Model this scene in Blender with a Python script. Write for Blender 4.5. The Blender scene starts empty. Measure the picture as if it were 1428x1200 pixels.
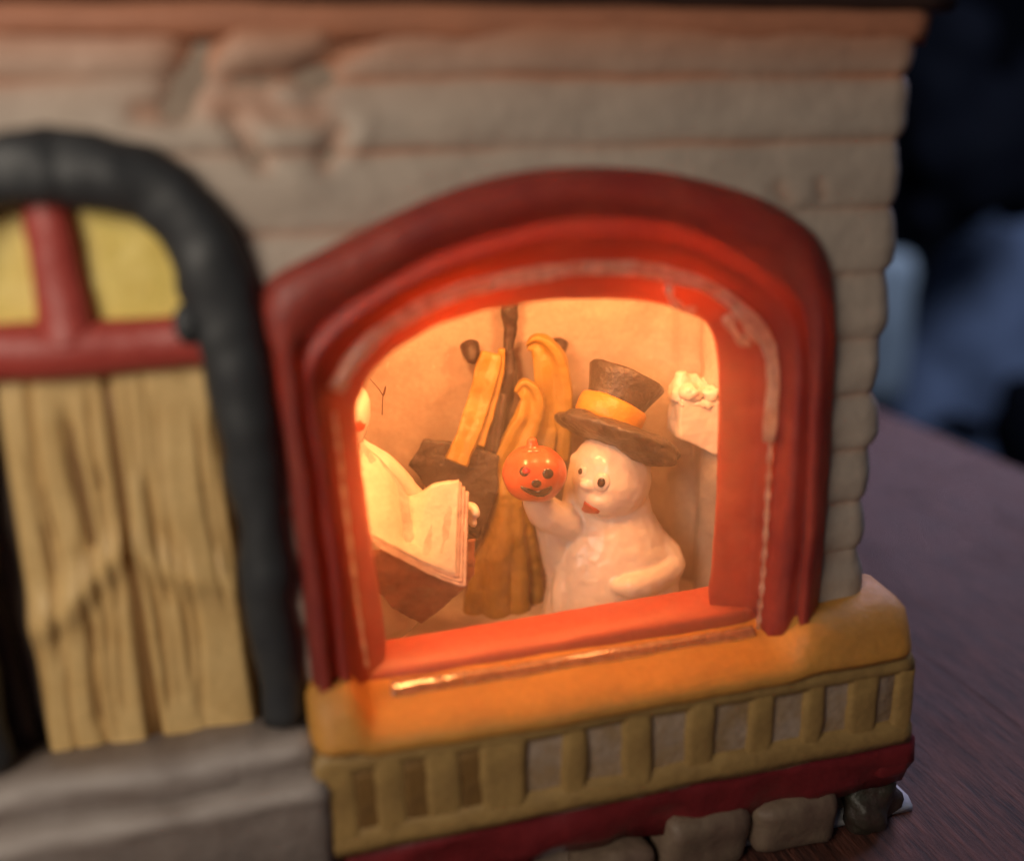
import bpy, bmesh, math, random
from mathutils import Vector, Matrix, noise
random.seed(7)
S = bpy.context.scene
COL = S.collection
# ------------------------------------------------------------------ camera (1 unit = 1 cm)
S.unit_settings.system = 'METRIC'; S.unit_settings.scale_length = 0.01
FPX, IW, IH = 1250.0, 1428.0, 1200.0
yaw, pitch, roll = math.radians(13.8), math.radians(17.3), math.radians(-1.45)
CO = Vector((0, -10, 10))
FW = Vector((math.sin(yaw)*math.cos(pitch), math.cos(yaw)*math.cos(pitch), -math.sin(pitch)))
_r0 = Vector((math.cos(yaw), -math.sin(yaw), 0)); _u0 = _r0.cross(FW)
RT = _r0*math.cos(roll) + _u0*math.sin(roll); UP = RT.cross(FW)
cd = bpy.data.cameras.new('camera'); cam = bpy.data.objects.new('camera', cd); COL.objects.link(cam)
m = Matrix((RT, UP, -FW)).transposed().to_4x4(); m.translation = CO; cam.matrix_world = m
cd.sensor_width = 36; cd.lens = 36*FPX/IW; cd.clip_start = 0.05; cd.clip_end = 2000
cd.dof.use_dof = True; cd.dof.focus_distance = 13.9; cd.dof.aperture_fstop = 0.06
S.camera = cam
# ------------------------------------------------------------------ world, lamps, exposure
w = bpy.data.worlds.new('World'); S.world = w; w.use_nodes = True
bg = w.node_tree.nodes['Background']; bg.inputs[0].default_value = (0.36, 0.46, 0.80, 1); bg.inputs[1].default_value = 0.04
S.view_settings.view_transform = 'Standard'; S.view_settings.look = 'None'
S.view_settings.exposure = 0; S.view_settings.gamma = 1
S.render.engine = 'CYCLES'

def lamp(name, kind, loc, power, color, size=1.0, target=None):
    ld = bpy.data.lights.new(name, kind); ld.energy = power; ld.color = color
    if kind == 'AREA': ld.shape = 'DISK'; ld.size = size
    else: ld.shadow_soft_size = size
    o = bpy.data.objects.new(name, ld); COL.objects.link(o); o.location = loc
    if target is not None:
        o.rotation_euler = (Vector(target)-Vector(loc)).to_track_quat('-Z', 'Y').to_euler()
    return o
lamp('house_bulb_and_fill', 'POINT', (1.7, 1.50, 8.80), 1260, (1.0, 0.365, 0.11), 0.5)
lamp('house_bulb_and_fill', 'POINT', (4.9, 1.30, 8.62), 980, (1.0, 0.365, 0.11), 0.5)  # added fill bulb, evens out the light in the room
lamp('house_bulb_and_fill', 'POINT', (0.15, 1.3, 5.7), 150, (1.0, 0.365, 0.11), 0.3)  # added low fill, hidden behind the left leg to light frame and figures
lamp('room_lamp', 'AREA', (-10, -13, 14), 2350, (1.0, 0.88, 0.73), 10, (-3.0, 0, 7))
lamp('blue_window_light', 'AREA', (44, 38, 30), 10500, (0.90, 0.70, 0.96), 24, (12, 2, 2))
lamp('far_fill_light', 'AREA', (95, 40, 70), 60000, (0.55, 0.68, 1.0), 50, (50, 105, 0))  # added fill with no seen source, brightens the post and background

# ------------------------------------------------------------------ pixel measurements of the facade -> points on its planes
def at(px, py, Y):
    d = FW*FPX + RT*(px-IW/2) + UP*(IH/2-py)
    return CO + d*((Y-CO.y)/d.y)
def pxs(P):                       # size of one photo pixel at P
    return (Vector(P)-CO).dot(FW)/FPX

# ------------------------------------------------------------------ helpers
def link(name, me, mat, parent=None):
    o = bpy.data.objects.new(name, me); COL.objects.link(o)
    if mat is not None and not me.materials: me.materials.append(mat)
    if parent is not None:
        o.parent = parent
        if parent.type == 'EMPTY': o.matrix_parent_inverse = Matrix.Translation(-parent.location)
    return o
def thing(name, label, cat, loc=(0, 0, 0), group=None):
    o = bpy.data.objects.new(name, None); COL.objects.link(o); o.location = loc
    o.empty_display_size = 0.3
    tag(o, label, cat, group); return o
def tag(o, label, cat, group=None):
    o['label'] = label; o['category'] = cat
    if group: o['group'] = group
def bm_mesh(bm, name, smooth=True, recalc=True):
    if recalc: bmesh.ops.recalc_face_normals(bm, faces=bm.faces[:])
    me = bpy.data.meshes.new(name); bm.to_mesh(me); bm.free()
    if smooth:
        for p in me.polygons: p.use_smooth = True
    return me
def fb(p, s=1.0, o=3):
    return noise.fractal(Vector(p)*s, 1.0, 2.0, o)
def catmull(pts, m):
    out = []; n = len(pts)
    for i in range(n-1):
        p0 = pts[max(i-1, 0)]; p1 = pts[i]; p2 = pts[i+1]; p3 = pts[min(i+2, n-1)]
        for k in range(m):
            t = k/m
            out.append(0.5*((2*p1)+(p2-p0)*t+(2*p0-5*p1+4*p2-p3)*t*t+(3*p1-p0-3*p2+p3)*t*t*t))
    out.append(pts[-1].copy()); return out
def grid_mesh(rows, name, closed_u=False, caps=False, smooth=True):
    """rows: list of equal-length point lists"""
    bm = bmesh.new(); V = [[bm.verts.new(p) for p in r] for r in rows]
    nr = len(rows); nc = len(rows[0])
    for i in range(nr-1 if not closed_u else nr):
        a, b = V[i], V[(i+1) % nr]
        for j in range(nc-1): bm.faces.new((a[j], a[j+1], b[j+1], b[j]))
    if caps:
        bm.faces.new([V[i][0] for i in range(nr)]); bm.faces.new([V[i][-1] for i in range(nr)])
    return bm_mesh(bm, name, smooth)
def tube_mesh(path, radii, name, seg=16, flat=1.0, rough=0.0, cap=True, nscale=1.0):
    """round tube along path, radius per point; flat squeezes it along y"""
    bm = bmesh.new(); rings = []
    n = len(path)
    for i, p in enumerate(path):
        t = (path[min(i+1, n-1)]-path[max(i-1, 0)]).normalized()
        a = t.cross(Vector((0, 1, 0)))
        if a.length < 1e-3: a = t.cross(Vector((1, 0, 0)))
        a.normalize(); b = t.cross(a).normalized()
        r = radii[i] if isinstance(radii, (list, tuple)) else radii
        ring = []
        for k in range(seg):
            an = 2*math.pi*k/seg
            off = a*math.cos(an)*r + b*math.sin(an)*r*flat
            q = p+off
            if rough: q = q + off.normalized()*fb(q, nscale)*rough
            ring.append(bm.verts.new(q))
        rings.append(ring)
    for i in range(n-1):
        for k in range(seg):
            bm.faces.new((rings[i][k], rings[i][(k+1) % seg], rings[i+1][(k+1) % seg], rings[i+1][k]))
    if cap:
        for ring, p in ((rings[0], path[0]), (rings[-1], path[-1])):
            c = bm.verts.new(p)
            for k in range(seg): bm.faces.new((ring[k], ring[(k+1) % seg], c))
    return bm_mesh(bm, name)
def rbox(size, r=0.1, cuts=6, rough=0.0, nscale=1.5, seed=0, center=(0, 0, 0), taper=None, name='m'):
    """rounded box with cast-ceramic unevenness, in local coords about center"""
    bm = bmesh.new(); sx, sy, sz = [s/2 for s in size]
    bmesh.ops.create_cube(bm, size=2)
    bmesh.ops.subdivide_edges(bm, edges=bm.edges[:], cuts=cuts, use_grid_fill=True)
    for v in bm.verts:
        c = Vector((v.co.x*sx, v.co.y*sy, v.co.z*sz))
        rr = min(r, sx*.99, sy*.99, sz*.99)
        # spread verts to the edges so the rounding is sampled
        q = Vector((math.copysign(min(abs(c.x), sx-rr), c.x), math.copysign(min(abs(c.y), sy-rr), c.y), math.copysign(min(abs(c.z), sz-rr), c.z)))
        d = c-q
        if d.length > 1e-6: c = q + d.normalized()*rr
        if rough:
            n = (c.normalized() if c.length else Vector((0, 0, 1)))
            c += Vector((fb(c+Vector((seed*7.1, 3, 0)), nscale), fb(c+Vector((5, seed*3.3, 1)), nscale), fb(c+Vector((1, 9, seed*5.7)), nscale)))*rough
        if taper: c = taper(c)
        v.co = c + Vector(center)
    return bm_mesh(bm, name)
def xcuts(a, b, r, n):            # sample values dense near the ends
    return [a + (b-a)*i/n for i in range(n+1)]
def remesh(me, voxel, it=6, name='m', fac=0.5):
    o = bpy.data.objects.new('tmp', me); COL.objects.link(o)
    r = o.modifiers.new('r', 'REMESH'); r.mode = 'VOXEL'; r.voxel_size = voxel; r.use_smooth_shade = True
    if it:
        s = o.modifiers.new('s', 'SMOOTH'); s.iterations = it; s.factor = fac
    dg = bpy.context.evaluated_depsgraph_get()
    out = bpy.data.meshes.new_from_object(o.evaluated_get(dg)); out.name = name
    bpy.data.objects.remove(o); bpy.data.meshes.remove(me)
    out.materials.clear()
    for p in out.polygons: p.use_smooth = True
    return out
class Blobs:
    """union of balls and tapered limbs, grown into one skin"""
    def __init__(s): s.bm = bmesh.new()
    def ball(s, c, r, sc=(1, 1, 1), rot=None):
        m = Matrix.Translation(Vector(c)) @ (rot.to_4x4() if rot else Matrix.Identity(4)) @ Matrix.Diagonal((r*sc[0], r*sc[1], r*sc[2], 1))
        bmesh.ops.create_icosphere(s.bm, subdivisions=3, radius=1, matrix=m); return s
    def limb(s, pts, rs, n=10):
        P = catmull([Vector(p) for p in pts], n); N = len(P)
        for i, p in enumerate(P):
            f = i/(N-1)*(len(rs)-1); k = min(int(f), len(rs)-2)
            r = rs[k]+(rs[k+1]-rs[k])*(f-k)
            bmesh.ops.create_icosphere(s.bm, subdivisions=2, radius=r, matrix=Matrix.Translation(p))
        return s
    def box(s, c, size, rot=None):
        m = Matrix.Translation(Vector(c)) @ (rot.to_4x4() if rot else Matrix.Identity(4)) @ Matrix.Diagonal((*size, 1))
        bmesh.ops.create_cube(s.bm, size=1, matrix=m); return s
    def hull(s, pts):
        vs = [s.bm.verts.new(Vector(p)) for p in pts]
        bmesh.ops.convex_hull(s.bm, input=vs); return s
    def skin(s, voxel, it, name):
        me = bpy.data.meshes.new('t'); s.bm.to_mesh(me); s.bm.free(); return remesh(me, voxel, it, name)
def roughen(me, amt, scale, o=3):
    me.update()
    nn = [v.normal.copy() for v in me.vertices]
    for v, n in zip(me.vertices, nn): v.co += n*fb(v.co, scale, o)*amt
    return me
def attr(me, name, vals):
    a = me.attributes.new(name, 'FLOAT', 'POINT'); a.data.foreach_set('value', vals)
CAMROT = Matrix((RT, -FW*-1, UP)).transposed()          # x right, y away, z up as seen by the photographer
def tilt(deg, lean=0, turn=0):                          # figure axes leaning clockwise by deg
    return CAMROT @ Matrix.Rotation(math.radians(deg), 3, 'Y') @ Matrix.Rotation(math.radians(lean), 3, 'X') @ Matrix.Rotation(math.radians(turn), 3, 'Z')

# ------------------------------------------------------------------ materials
def mat(name, col, rough=0.5, col2=None, nscale=2.0, nfac=0.5, bump=0.0, bscale=8.0, sss=0.0, srad=(0.3, 0.12, 0.06),
        coat=0.0, transl=0.0, tcol=None, wash_and_light=None, spec=0.5, stretch=(1, 1, 1), speck=None, fine=0.5):
    M = bpy.data.materials.new(name); M.use_nodes = True; nt = M.node_tree; N = nt.nodes; L = nt.links
    b = N['Principled BSDF']; out = N['Material Output']
    tc = N.new('ShaderNodeTexCoord'); mp = N.new('ShaderNodeMapping'); mp.inputs['Scale'].default_value = stretch
    L.new(tc.outputs['Object'], mp.inputs['Vector'])
    nz = N.new('ShaderNodeTexNoise'); nz.inputs['Scale'].default_value = nscale; nz.inputs['Detail'].default_value = 6
    nz.inputs['Roughness'].default_value = 0.62
    L.new(mp.outputs[0], nz.inputs['Vector'])
    rp = N.new('ShaderNodeMapRange'); rp.inputs[1].default_value = 0.33; rp.inputs[2].default_value = 0.67
    L.new(nz.outputs[0], rp.inputs[0])
    mx = N.new('ShaderNodeMix'); mx.data_type = 'RGBA'
    c2 = col2 or tuple(c*0.7 for c in col)
    mx.inputs[6].default_value = (*col, 1); mx.inputs[7].default_value = (*c2, 1)
    mu = N.new('ShaderNodeMath'); mu.operation = 'MULTIPLY'; mu.inputs[1].default_value = nfac
    L.new(rp.outputs[0], mu.inputs[0]); L.new(mu.outputs[0], mx.inputs[0])
    nf = N.new('ShaderNodeTexNoise'); nf.inputs['Scale'].default_value = 13; nf.inputs['Detail'].default_value = 4
    L.new(tc.outputs['Object'], nf.inputs['Vector'])
    mf = N.new('ShaderNodeMapRange'); mf.inputs[1].default_value = 0.3; mf.inputs[2].default_value = 0.7; mf.inputs[3].default_value = 0.84; mf.inputs[4].default_value = 1.12
    L.new(nf.outputs[0], mf.inputs[0])
    mm = N.new('ShaderNodeMix'); mm.data_type = 'RGBA'; mm.blend_type = 'MULTIPLY'; mm.inputs[0].default_value = fine
    L.new(mx.outputs[2], mm.inputs[6]); L.new(mf.outputs[0], mm.inputs[7])
    cur = mm.outputs[2]
    if wash_and_light:
        at_ = N.new('ShaderNodeAttribute'); at_.attribute_name = 'wash_and_light'
        m2 = N.new('ShaderNodeMix'); m2.data_type = 'RGBA'; m2.inputs[7].default_value = (*wash_and_light, 1)
        L.new(at_.outputs['Fac'], m2.inputs[0]); L.new(cur, m2.inputs[6]); cur = m2.outputs[2]
    if speck:
        n3 = N.new('ShaderNodeTexNoise'); n3.inputs['Scale'].default_value = speck[1]; n3.inputs['Detail'].default_value = 3
        L.new(tc.outputs['Object'], n3.inputs['Vector'])
        r3 = N.new('ShaderNodeMapRange'); r3.inputs[1].default_value = speck[2]; r3.inputs[2].default_value = speck[2]+0.06
        L.new(n3.outputs[0], r3.inputs[0])
        m3 = N.new('ShaderNodeMix'); m3.data_type = 'RGBA'; m3.inputs[7].default_value = (*speck[0], 1)
        L.new(r3.outputs[0], m3.inputs[0]); L.new(cur, m3.inputs[6]); cur = m3.outputs[2]
    L.new(cur, b.inputs['Base Color'])
    b.inputs['Roughness'].default_value = rough; b.inputs['Specular IOR Level'].default_value = spec
    rr = N.new('ShaderNodeMapRange'); rr.inputs[3].default_value = rough*0.75; rr.inputs[4].default_value = min(1, rough*1.3)
    L.new(nz.outputs[0], rr.inputs[0]); L.new(rr.outputs[0], b.inputs['Roughness'])
    if coat: b.inputs['Coat Weight'].default_value = coat; b.inputs['Coat Roughness'].default_value = 0.12
    if sss:
        b.inputs['Subsurface Weight'].default_value = sss; b.inputs['Subsurface Radius'].default_value = srad
        b.inputs['Subsurface Scale'].default_value = 1.0
    if bump:
        n2 = N.new('ShaderNodeTexNoise'); n2.inputs['Scale'].default_value = bscale; n2.inputs['Detail'].default_value = 5
        L.new(mp.outputs[0], n2.inputs['Vector'])
        bp = N.new('ShaderNodeBump'); bp.inputs['Strength'].default_value = bump; bp.inputs['Distance'].default_value = 0.06
        hm = N.new('ShaderNodeMath'); hm.operation = 'MULTIPLY_ADD'; hm.inputs[1].default_value = 0.25*fine
        L.new(nf.outputs[0], hm.inputs[0]); L.new(n2.outputs[0], hm.inputs[2])
        L.new(hm.outputs[0], bp.inputs['Height']); L.new(bp.outputs[0], b.inputs['Normal'])
    if transl:
        tr = N.new('ShaderNodeBsdfTranslucent'); L.new(cur, tr.inputs['Color'])
        if tcol: L.remove(tr.inputs['Color'].links[0]); tr.inputs['Color'].default_value = (*tcol, 1)
        ms = N.new('ShaderNodeMixShader'); ms.inputs[0].default_value = transl
        L.new(b.outputs[0], ms.inputs[1]); L.new(tr.outputs[0], ms.inputs[2]); L.new(ms.outputs[0], out.inputs['Surface'])
    return M
M = {}
M['siding'] = mat('beige_glazed_siding', (0.50, 0.405, 0.325), 0.6, (0.37, 0.30, 0.245), 0.9, 0.9, 0.3, 5, wash_and_light=(0.46, 0.20, 0.11), fine=0.22)
M['backing'] = mat('unglazed_ceramic', (0.32, 0.24, 0.18), 0.8, None, 2, 0.5, 0.2, 6)
M['cornice'] = mat('cornice_painted_glow', (0.46, 0.185, 0.10), 0.6, (0.36, 0.145, 0.08), 1.2, 0.8, 0.2, 5)  # warm bulb glow at the wall top put into the colour
M['roof'] = mat('dark_roof_paint', (0.035, 0.02, 0.018), 0.5, (0.06, 0.03, 0.02), 2, 0.6, 0.3, 6)
M['red'] = mat('red_frame_paint', (0.40, 0.075, 0.052), 0.45, (0.24, 0.034, 0.032), 1.1, 1.0, 0.5, 3, sss=0.3, srad=(0.4, 0.06, 0.03), transl=0.23, tcol=(0.85, 0.28, 0.08))
M['redrail'] = mat('red_rail_paint', (0.44, 0.095, 0.055), 0.45, (0.38, 0.07, 0.04), 3, 0.6, 0.2, 12, sss=0.3, srad=(0.3, 0.06, 0.03), speck=((0.2, 0.02, 0.02), 3.2, 0.74))
M['ochre'] = mat('ochre_sill_paint', (0.64, 0.285, 0.05), 0.6, (0.50, 0.22, 0.045), 1.2, 0.9, 0.35, 5, sss=0.2, srad=(0.25, 0.1, 0.03))
M['ochre_shaded'] = mat('ochre_dentil_shaded', (0.40, 0.25, 0.085), 0.5, (0.27, 0.16, 0.055), 2.2, 0.9, 0.3, 7)  # sill ochre again, darkened in the colour as if unlit
M['slot'] = mat('grey_slot_ceramic', (0.42, 0.32, 0.25), 0.6, (0.32, 0.20, 0.09), 1.6, 1.0, 0.4, 8)
M['slot2'] = mat('brown_slot_tone', (0.22, 0.115, 0.03), 0.6, (0.14, 0.07, 0.02), 3, 0.8, 0.3, 8)
M['maroon'] = mat('maroon_ledge_paint', (0.20, 0.018, 0.022), 0.4, (0.13, 0.012, 0.015), 2, 0.8, 0.4, 4)
M['stone'] = mat('stone_paint', (0.21, 0.15, 0.10), 0.6, (0.13, 0.075, 0.055), 1.5, 0.9, 0.4, 5)
M['green'] = mat('dark_green_paint', (0.03, 0.035, 0.02), 0.5, (0.05, 0.02, 0.02), 2, 0.9, 0.6, 6)
M['snow'] = mat('white_base_paint', (0.66, 0.66, 0.66), 0.55, (0.5, 0.5, 0.5), 2, 0.7, 0.3, 6)
M['arch'] = mat('black_arch_paint', (0.034, 0.036, 0.038), 0.52, (0.022, 0.024, 0.028), 2.5, 0.8, 0.15, 4)
M['board'] = mat('tan_board_paint', (0.68, 0.465, 0.20), 0.5, (0.58, 0.37, 0.14), 1.8, 0.8, 0.2, 6, wash_and_light=(0.34, 0.17, 0.05))
M['mullion'] = mat('red_mullion_paint', (0.42, 0.065, 0.05), 0.42, (0.34, 0.04, 0.03), 3, 0.7, 0.25, 6)
M['yellow'] = mat('yellow_pane_paint', (0.82, 0.64, 0.17), 0.4, (0.72, 0.52, 0.12), 2.4, 0.8, 0.25, 5)
M['step'] = mat('grey_step_paint', (0.19, 0.15, 0.13), 0.55, (0.25, 0.21, 0.19), 1.3, 1.0, 0.5, 4, wash_and_light=(0.38, 0.33, 0.30))
M['white'] = mat('white_figure_paint', (0.70, 0.65, 0.57), 0.34, (0.58, 0.53, 0.46), 2, 0.5, 0.12, 6, sss=0.25, srad=(0.2, 0.1, 0.06), coat=0.22, fine=0.12)
M['room'] = mat('white_room_paint', (0.46, 0.405, 0.345), 0.5, (0.37, 0.32, 0.27), 1.3, 1.0, 0.5, 4, speck=((0.52, 0.47, 0.41), 9, 0.68))
M['page'] = mat('page_paint', (0.60, 0.56, 0.47), 0.45, (0.52, 0.47, 0.38), 3, 0.7, 0.3, 9, speck=((0.45, 0.22, 0.12), 14, 0.74))
M['pageedge'] = mat('page_edge_paint', (0.44, 0.30, 0.26), 0.5, (0.52, 0.44, 0.38), 6, 0.9, 0.3, 10)
M['cover'] = mat('book_cover_paint', (0.30, 0.12, 0.06), 0.4, (0.21, 0.075, 0.035), 3.5, 0.9, 0.4, 9, speck=((0.45, 0.25, 0.15), 7, 0.72))
M['black'] = mat('black_figure_paint', (0.024, 0.021, 0.019), 0.42, (0.055, 0.047, 0.04), 3.5, 0.9, 0.6, 9, speck=((0.35, 0.3, 0.26), 17, 0.74))
M['dot'] = mat('black_dot_paint', (0.03, 0.025, 0.022), 0.22, None, 6, 0.5)
M['ink'] = mat('red_dot_paint', (0.48, 0.012, 0.02), 0.3, None, 6, 0.4)
M['lip'] = mat('red_mouth_paint', (0.50, 0.10, 0.05), 0.4, (0.38, 0.05, 0.03), 6, 0.6)
M['gold'] = mat('gold_cloth_paint', (0.37, 0.24, 0.036), 0.42, (0.26, 0.165, 0.022), 2.2, 0.9, 0.35, 8)
M['band'] = mat('orange_band_paint', (0.50, 0.235, 0.02), 0.42, (0.42, 0.19, 0.02), 4, 0.8, 0.3, 9)
M['pumpkin'] = mat('orange_pumpkin_paint', (0.55, 0.10, 0.03), 0.30, (0.46, 0.07, 0.02), 3, 0.7, 0.15, 9, coat=0.3, sss=0.15)
M['navy'] = mat('navy_cloth', (0.24, 0.285, 0.38), 0.9, (0.17, 0.20, 0.28), 0.08, 0.8)
M['blackcloth'] = mat('black_cloth', (0.003, 0.003, 0.005), 0.9, (0.006, 0.006, 0.009), 0.1, 0.8, spec=0.1)
M['pale'] = mat('pale_grey_paint', (0.46, 0.50, 0.49), 0.5, (0.40, 0.45, 0.45), 0.1, 0.6)
M['backwall'] = mat('dim_room_wall', (0.02, 0.022, 0.03), 0.9, None, 0.02, 0.6)
M['fibre'] = mat('dark_fibre', (0.12, 0.06, 0.04), 0.5)

def glass(name, tcol, haze, gl_rough, f0=0.035):
    G = bpy.data.materials.new(name); G.use_nodes = True; nt = G.node_tree; N = nt.nodes; L = nt.links
    N.remove(N['Principled BSDF']); out = N['Material Output']
    tr = N.new('ShaderNodeBsdfTransparent'); tr.inputs[0].default_value = (*tcol, 1)
    gl = N.new('ShaderNodeBsdfGlossy'); gl.inputs['Roughness'].default_value = gl_rough
    lw = N.new('ShaderNodeLayerWeight'); pw = N.new('ShaderNodeMath'); pw.operation = 'POWER'; pw.inputs[1].default_value = 5
    lw.inputs[0].default_value = 0.5; L.new(lw.outputs['Facing'], pw.inputs[0])
    fr = N.new('ShaderNodeMath'); fr.operation = 'MULTIPLY_ADD'; fr.inputs[1].default_value = 0.9; fr.inputs[2].default_value = f0
    L.new(pw.outputs[0], fr.inputs[0])
    df = N.new('ShaderNodeBsdfTranslucent'); df.inputs[0].default_value = (0.95, 0.9, 0.84, 1)
    d2 = N.new('ShaderNodeBsdfDiffuse'); d2.inputs[0].default_value = (0.9, 0.86, 0.8, 1)
    ad = N.new('ShaderNodeMixShader'); ad.inputs[0].default_value = 0.04; L.new(df.outputs[0], ad.inputs[1]); L.new(d2.outputs[0], ad.inputs[2])
    nz = N.new('ShaderNodeTexNoise'); nz.inputs['Scale'].default_value = 5; nz.inputs['Detail'].default_value = 5
    mr = N.new('ShaderNodeMapRange'); mr.inputs[1].default_value = 0.3; mr.inputs[2].default_value = 0.75
    mr.inputs[3].default_value = haze*0.6; mr.inputs[4].default_value = haze*1.6
    tc = N.new('ShaderNodeTexCoord'); L.new(tc.outputs['Object'], nz.inputs['Vector']); L.new(nz.outputs[0], mr.inputs[0])
    m1 = N.new('ShaderNodeMixShader'); L.new(mr.outputs[0], m1.inputs[0]); L.new(tr.outputs[0], m1.inputs[1]); L.new(ad.outputs[0], m1.inputs[2])
    m2 = N.new('ShaderNodeMixShader'); L.new(fr.outputs[0], m2.inputs[0]); L.new(m1.outputs[0], m2.inputs[1]); L.new(gl.outputs[0], m2.inputs[2])
    L.new(m2.outputs[0], out.inputs['Surface']); return G
M['pane'] = glass('clear_acrylic', (0.99, 0.99, 0.98), 0.045, 0.08)
M['paneedge'] = glass('acrylic_edge', (0.9, 0.85, 0.8), 0.22, 0.2)
M['foot'] = glass('acrylic_foot', (0.95, 0.9, 0.85), 0.40, 0.17, 0.28)
M['glue'] = glass('dried_clear_glue', (0.95, 0.9, 0.85), 0.80, 0.2, 0.06)

def wood():
    Wm = bpy.data.materials.new('dark_red_wood'); Wm.use_nodes = True; nt = Wm.node_tree; N = nt.nodes; L = nt.links
    b = N['Principled BSDF']; tc = N.new('ShaderNodeTexCoord')
    mp = N.new('ShaderNodeMapping'); mp.inputs['Scale'].default_value = (8.0, 0.7, 1)
    L.new(tc.outputs['Object'], mp.inputs['Vector'])
    oi = N.new('ShaderNodeObjectInfo'); 
    va = N.new('ShaderNodeVectorMath'); va.operation = 'ADD'; L.new(mp.outputs[0], va.inputs[0])
    cx = N.new('ShaderNodeCombineXYZ'); ml = N.new('ShaderNodeMath'); ml.operation = 'MULTIPLY'; ml.inputs[1].default_value = 0.2
    L.new(oi.outputs['Random'], ml.inputs[0]); L.new(ml.outputs[0], cx.inputs[1]); L.new(cx.outputs[0], va.inputs[1])
    n1 = N.new('ShaderNodeTexNoise'); n1.inputs['Scale'].default_value = 1.6; n1.inputs['Detail'].default_value = 9; n1.inputs['Roughness'].default_value = 0.7
    L.new(va.outputs[0], n1.inputs['Vector'])
    n2 = N.new('ShaderNodeTexNoise'); n2.inputs['Scale'].default_value = 0.35; n2.inputs['Detail'].default_value = 4
    L.new(tc.outputs['Object'], n2.inputs['Vector'])
    cr = N.new('ShaderNodeValToRGB'); cr.color_ramp.elements[0].position = 0.36; cr.color_ramp.elements[1].position = 0.66
    cr.color_ramp.elements[0].color = (0.026, 0.010, 0.008, 1); cr.color_ramp.elements[1].color = (0.21, 0.07, 0.046, 1)
    L.new(n1.outputs[0], cr.inputs[0]); L.new(cr.outputs[0], b.inputs['Base Color'])
    mr = N.new('ShaderNodeMapRange'); mr.inputs[1].default_value = 0.35; mr.inputs[2].default_value = 0.7; mr.inputs[3].default_value = 0.36; mr.inputs[4].default_value = 0.62
    L.new(n2.outputs[0], mr.inputs[0]); L.new(mr.outputs[0], b.inputs['Roughness'])
    bp = N.new('ShaderNodeBump'); bp.inputs['Strength'].default_value = 1.0; bp.inputs['Distance'].default_value = 0.12
    L.new(n1.outputs[0], bp.inputs['Height']); L.new(bp.outputs[0], b.inputs['Normal'])
    return Wm
M['wood'] = wood()

# ================================================================== table and the dim room behind
tbl_bm = bmesh.new(); bmesh.ops.create_cube(tbl_bm, size=1, matrix=Matrix.Translation((1.5, 12, -1.3)) @ Matrix.Diagonal((40.0, 80, 1.6, 1)))
table = link('table', bm_mesh(tbl_bm, 'table', False), M['wood']); table['kind'] = 'structure'
table['label'] = 'dark red-brown wooden table top under the ceramic house'
bw = 5.05; xr = 22.0; i = 0
bmd_ = bmesh.new(); bmesh.ops.create_cube(bmd_, size=1, matrix=Matrix.Diagonal((bw-0.006, 82, 0.6, 1)))
bmesh.ops.bevel(bmd_, geom=bmd_.edges[:], offset=0.012, segments=1, affect='EDGES')
bmd = bm_mesh(bmd_, 'board', False)
while xr > -18:
    o = link('board', bmd, M['wood'], table); o.location = (xr-bw/2, 12, -0.3 - 0.0015*((i*7) % 3)); xr -= bw; i += 1
fl = bmesh.new(); bmesh.ops.create_grid(fl, x_segments=1, y_segments=1, size=400, matrix=Matrix.Translation((100, 150, -72)))
o = link('floor', bm_mesh(fl, 'floor', False), M['backwall']); o['kind'] = 'structure'
wl = bmesh.new(); bmesh.ops.create_cube(wl, size=1, matrix=Matrix.Translation((120, 262, 60)) @ Matrix.Diagonal((520, 6, 264, 1)))
o = link('room_wall', bm_mesh(wl, 'room_wall', False), M['backwall']); o['kind'] = 'structure'

def far_cloth(name, label, cat, blobs, Y, m_, vox=1.2):
    B = Blobs()
    for (px, py, rx, ry) in blobs:
        p = at(px, py, Y); s = pxs(p); B.ball(p, 1, (rx*s, min(rx, ry)*s*0.8, ry*s), CAMROT)
    me = roughen(B.skin(vox, 4, name), 1.2, 0.12)
    o = link(name, me, m_); tag(o, label, cat); return o
far_cloth('draped_cloth', 'dark blue out-of-focus cloth draped beyond the table edge', 'cloth',
          [(1370, 480, 100, 150), (1300, 560, 70, 120), (1420, 360, 70, 90), (1460, 560, 90, 160), (1320, 700, 120, 150)], 118, M['navy'])
far_cloth('dark_coat', 'black out-of-focus coat hanging behind the house corner', 'coat',
          [(1300, 130, 62, 130), (1350, 210, 80, 110), (1285, 280, 40, 70), (1430, 230, 60, 80), (1330, 60, 60, 60), (1440, 120, 40, 60)], 104, M['blackcloth'])
far_cloth('dark_bag', 'black out-of-focus bag at the right, beyond the table edge', 'bag',
          [(1425, 590, 45, 75), (1460, 640, 60, 70)], 88, M['blackcloth'])
far_cloth('dark_bundle', 'small black out-of-focus bundle just above the table edge', 'bundle',
          [(1322, 592, 34, 16), (1350, 604, 30, 16)], 84, M['blackcloth'], 0.6)
p = at(1232, 460, 96); s = pxs(p)
o = link('pale_post', rbox((62*s, 40*s, 215*s), 12*s, 6, 0.5, 0.2, name='pale_post'), M['pale']); o.location = p; o.rotation_euler = (0, 0, -yaw)
tag(o, 'pale grey-blue out-of-focus post between the house corner and dark blue cloth', 'post')

# ================================================================== the ceramic house
house = thing('ceramic_house', 'glazed ceramic toy house with lit arched red window and tan plank door', 'ornament house', (3, 4, 0))
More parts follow.
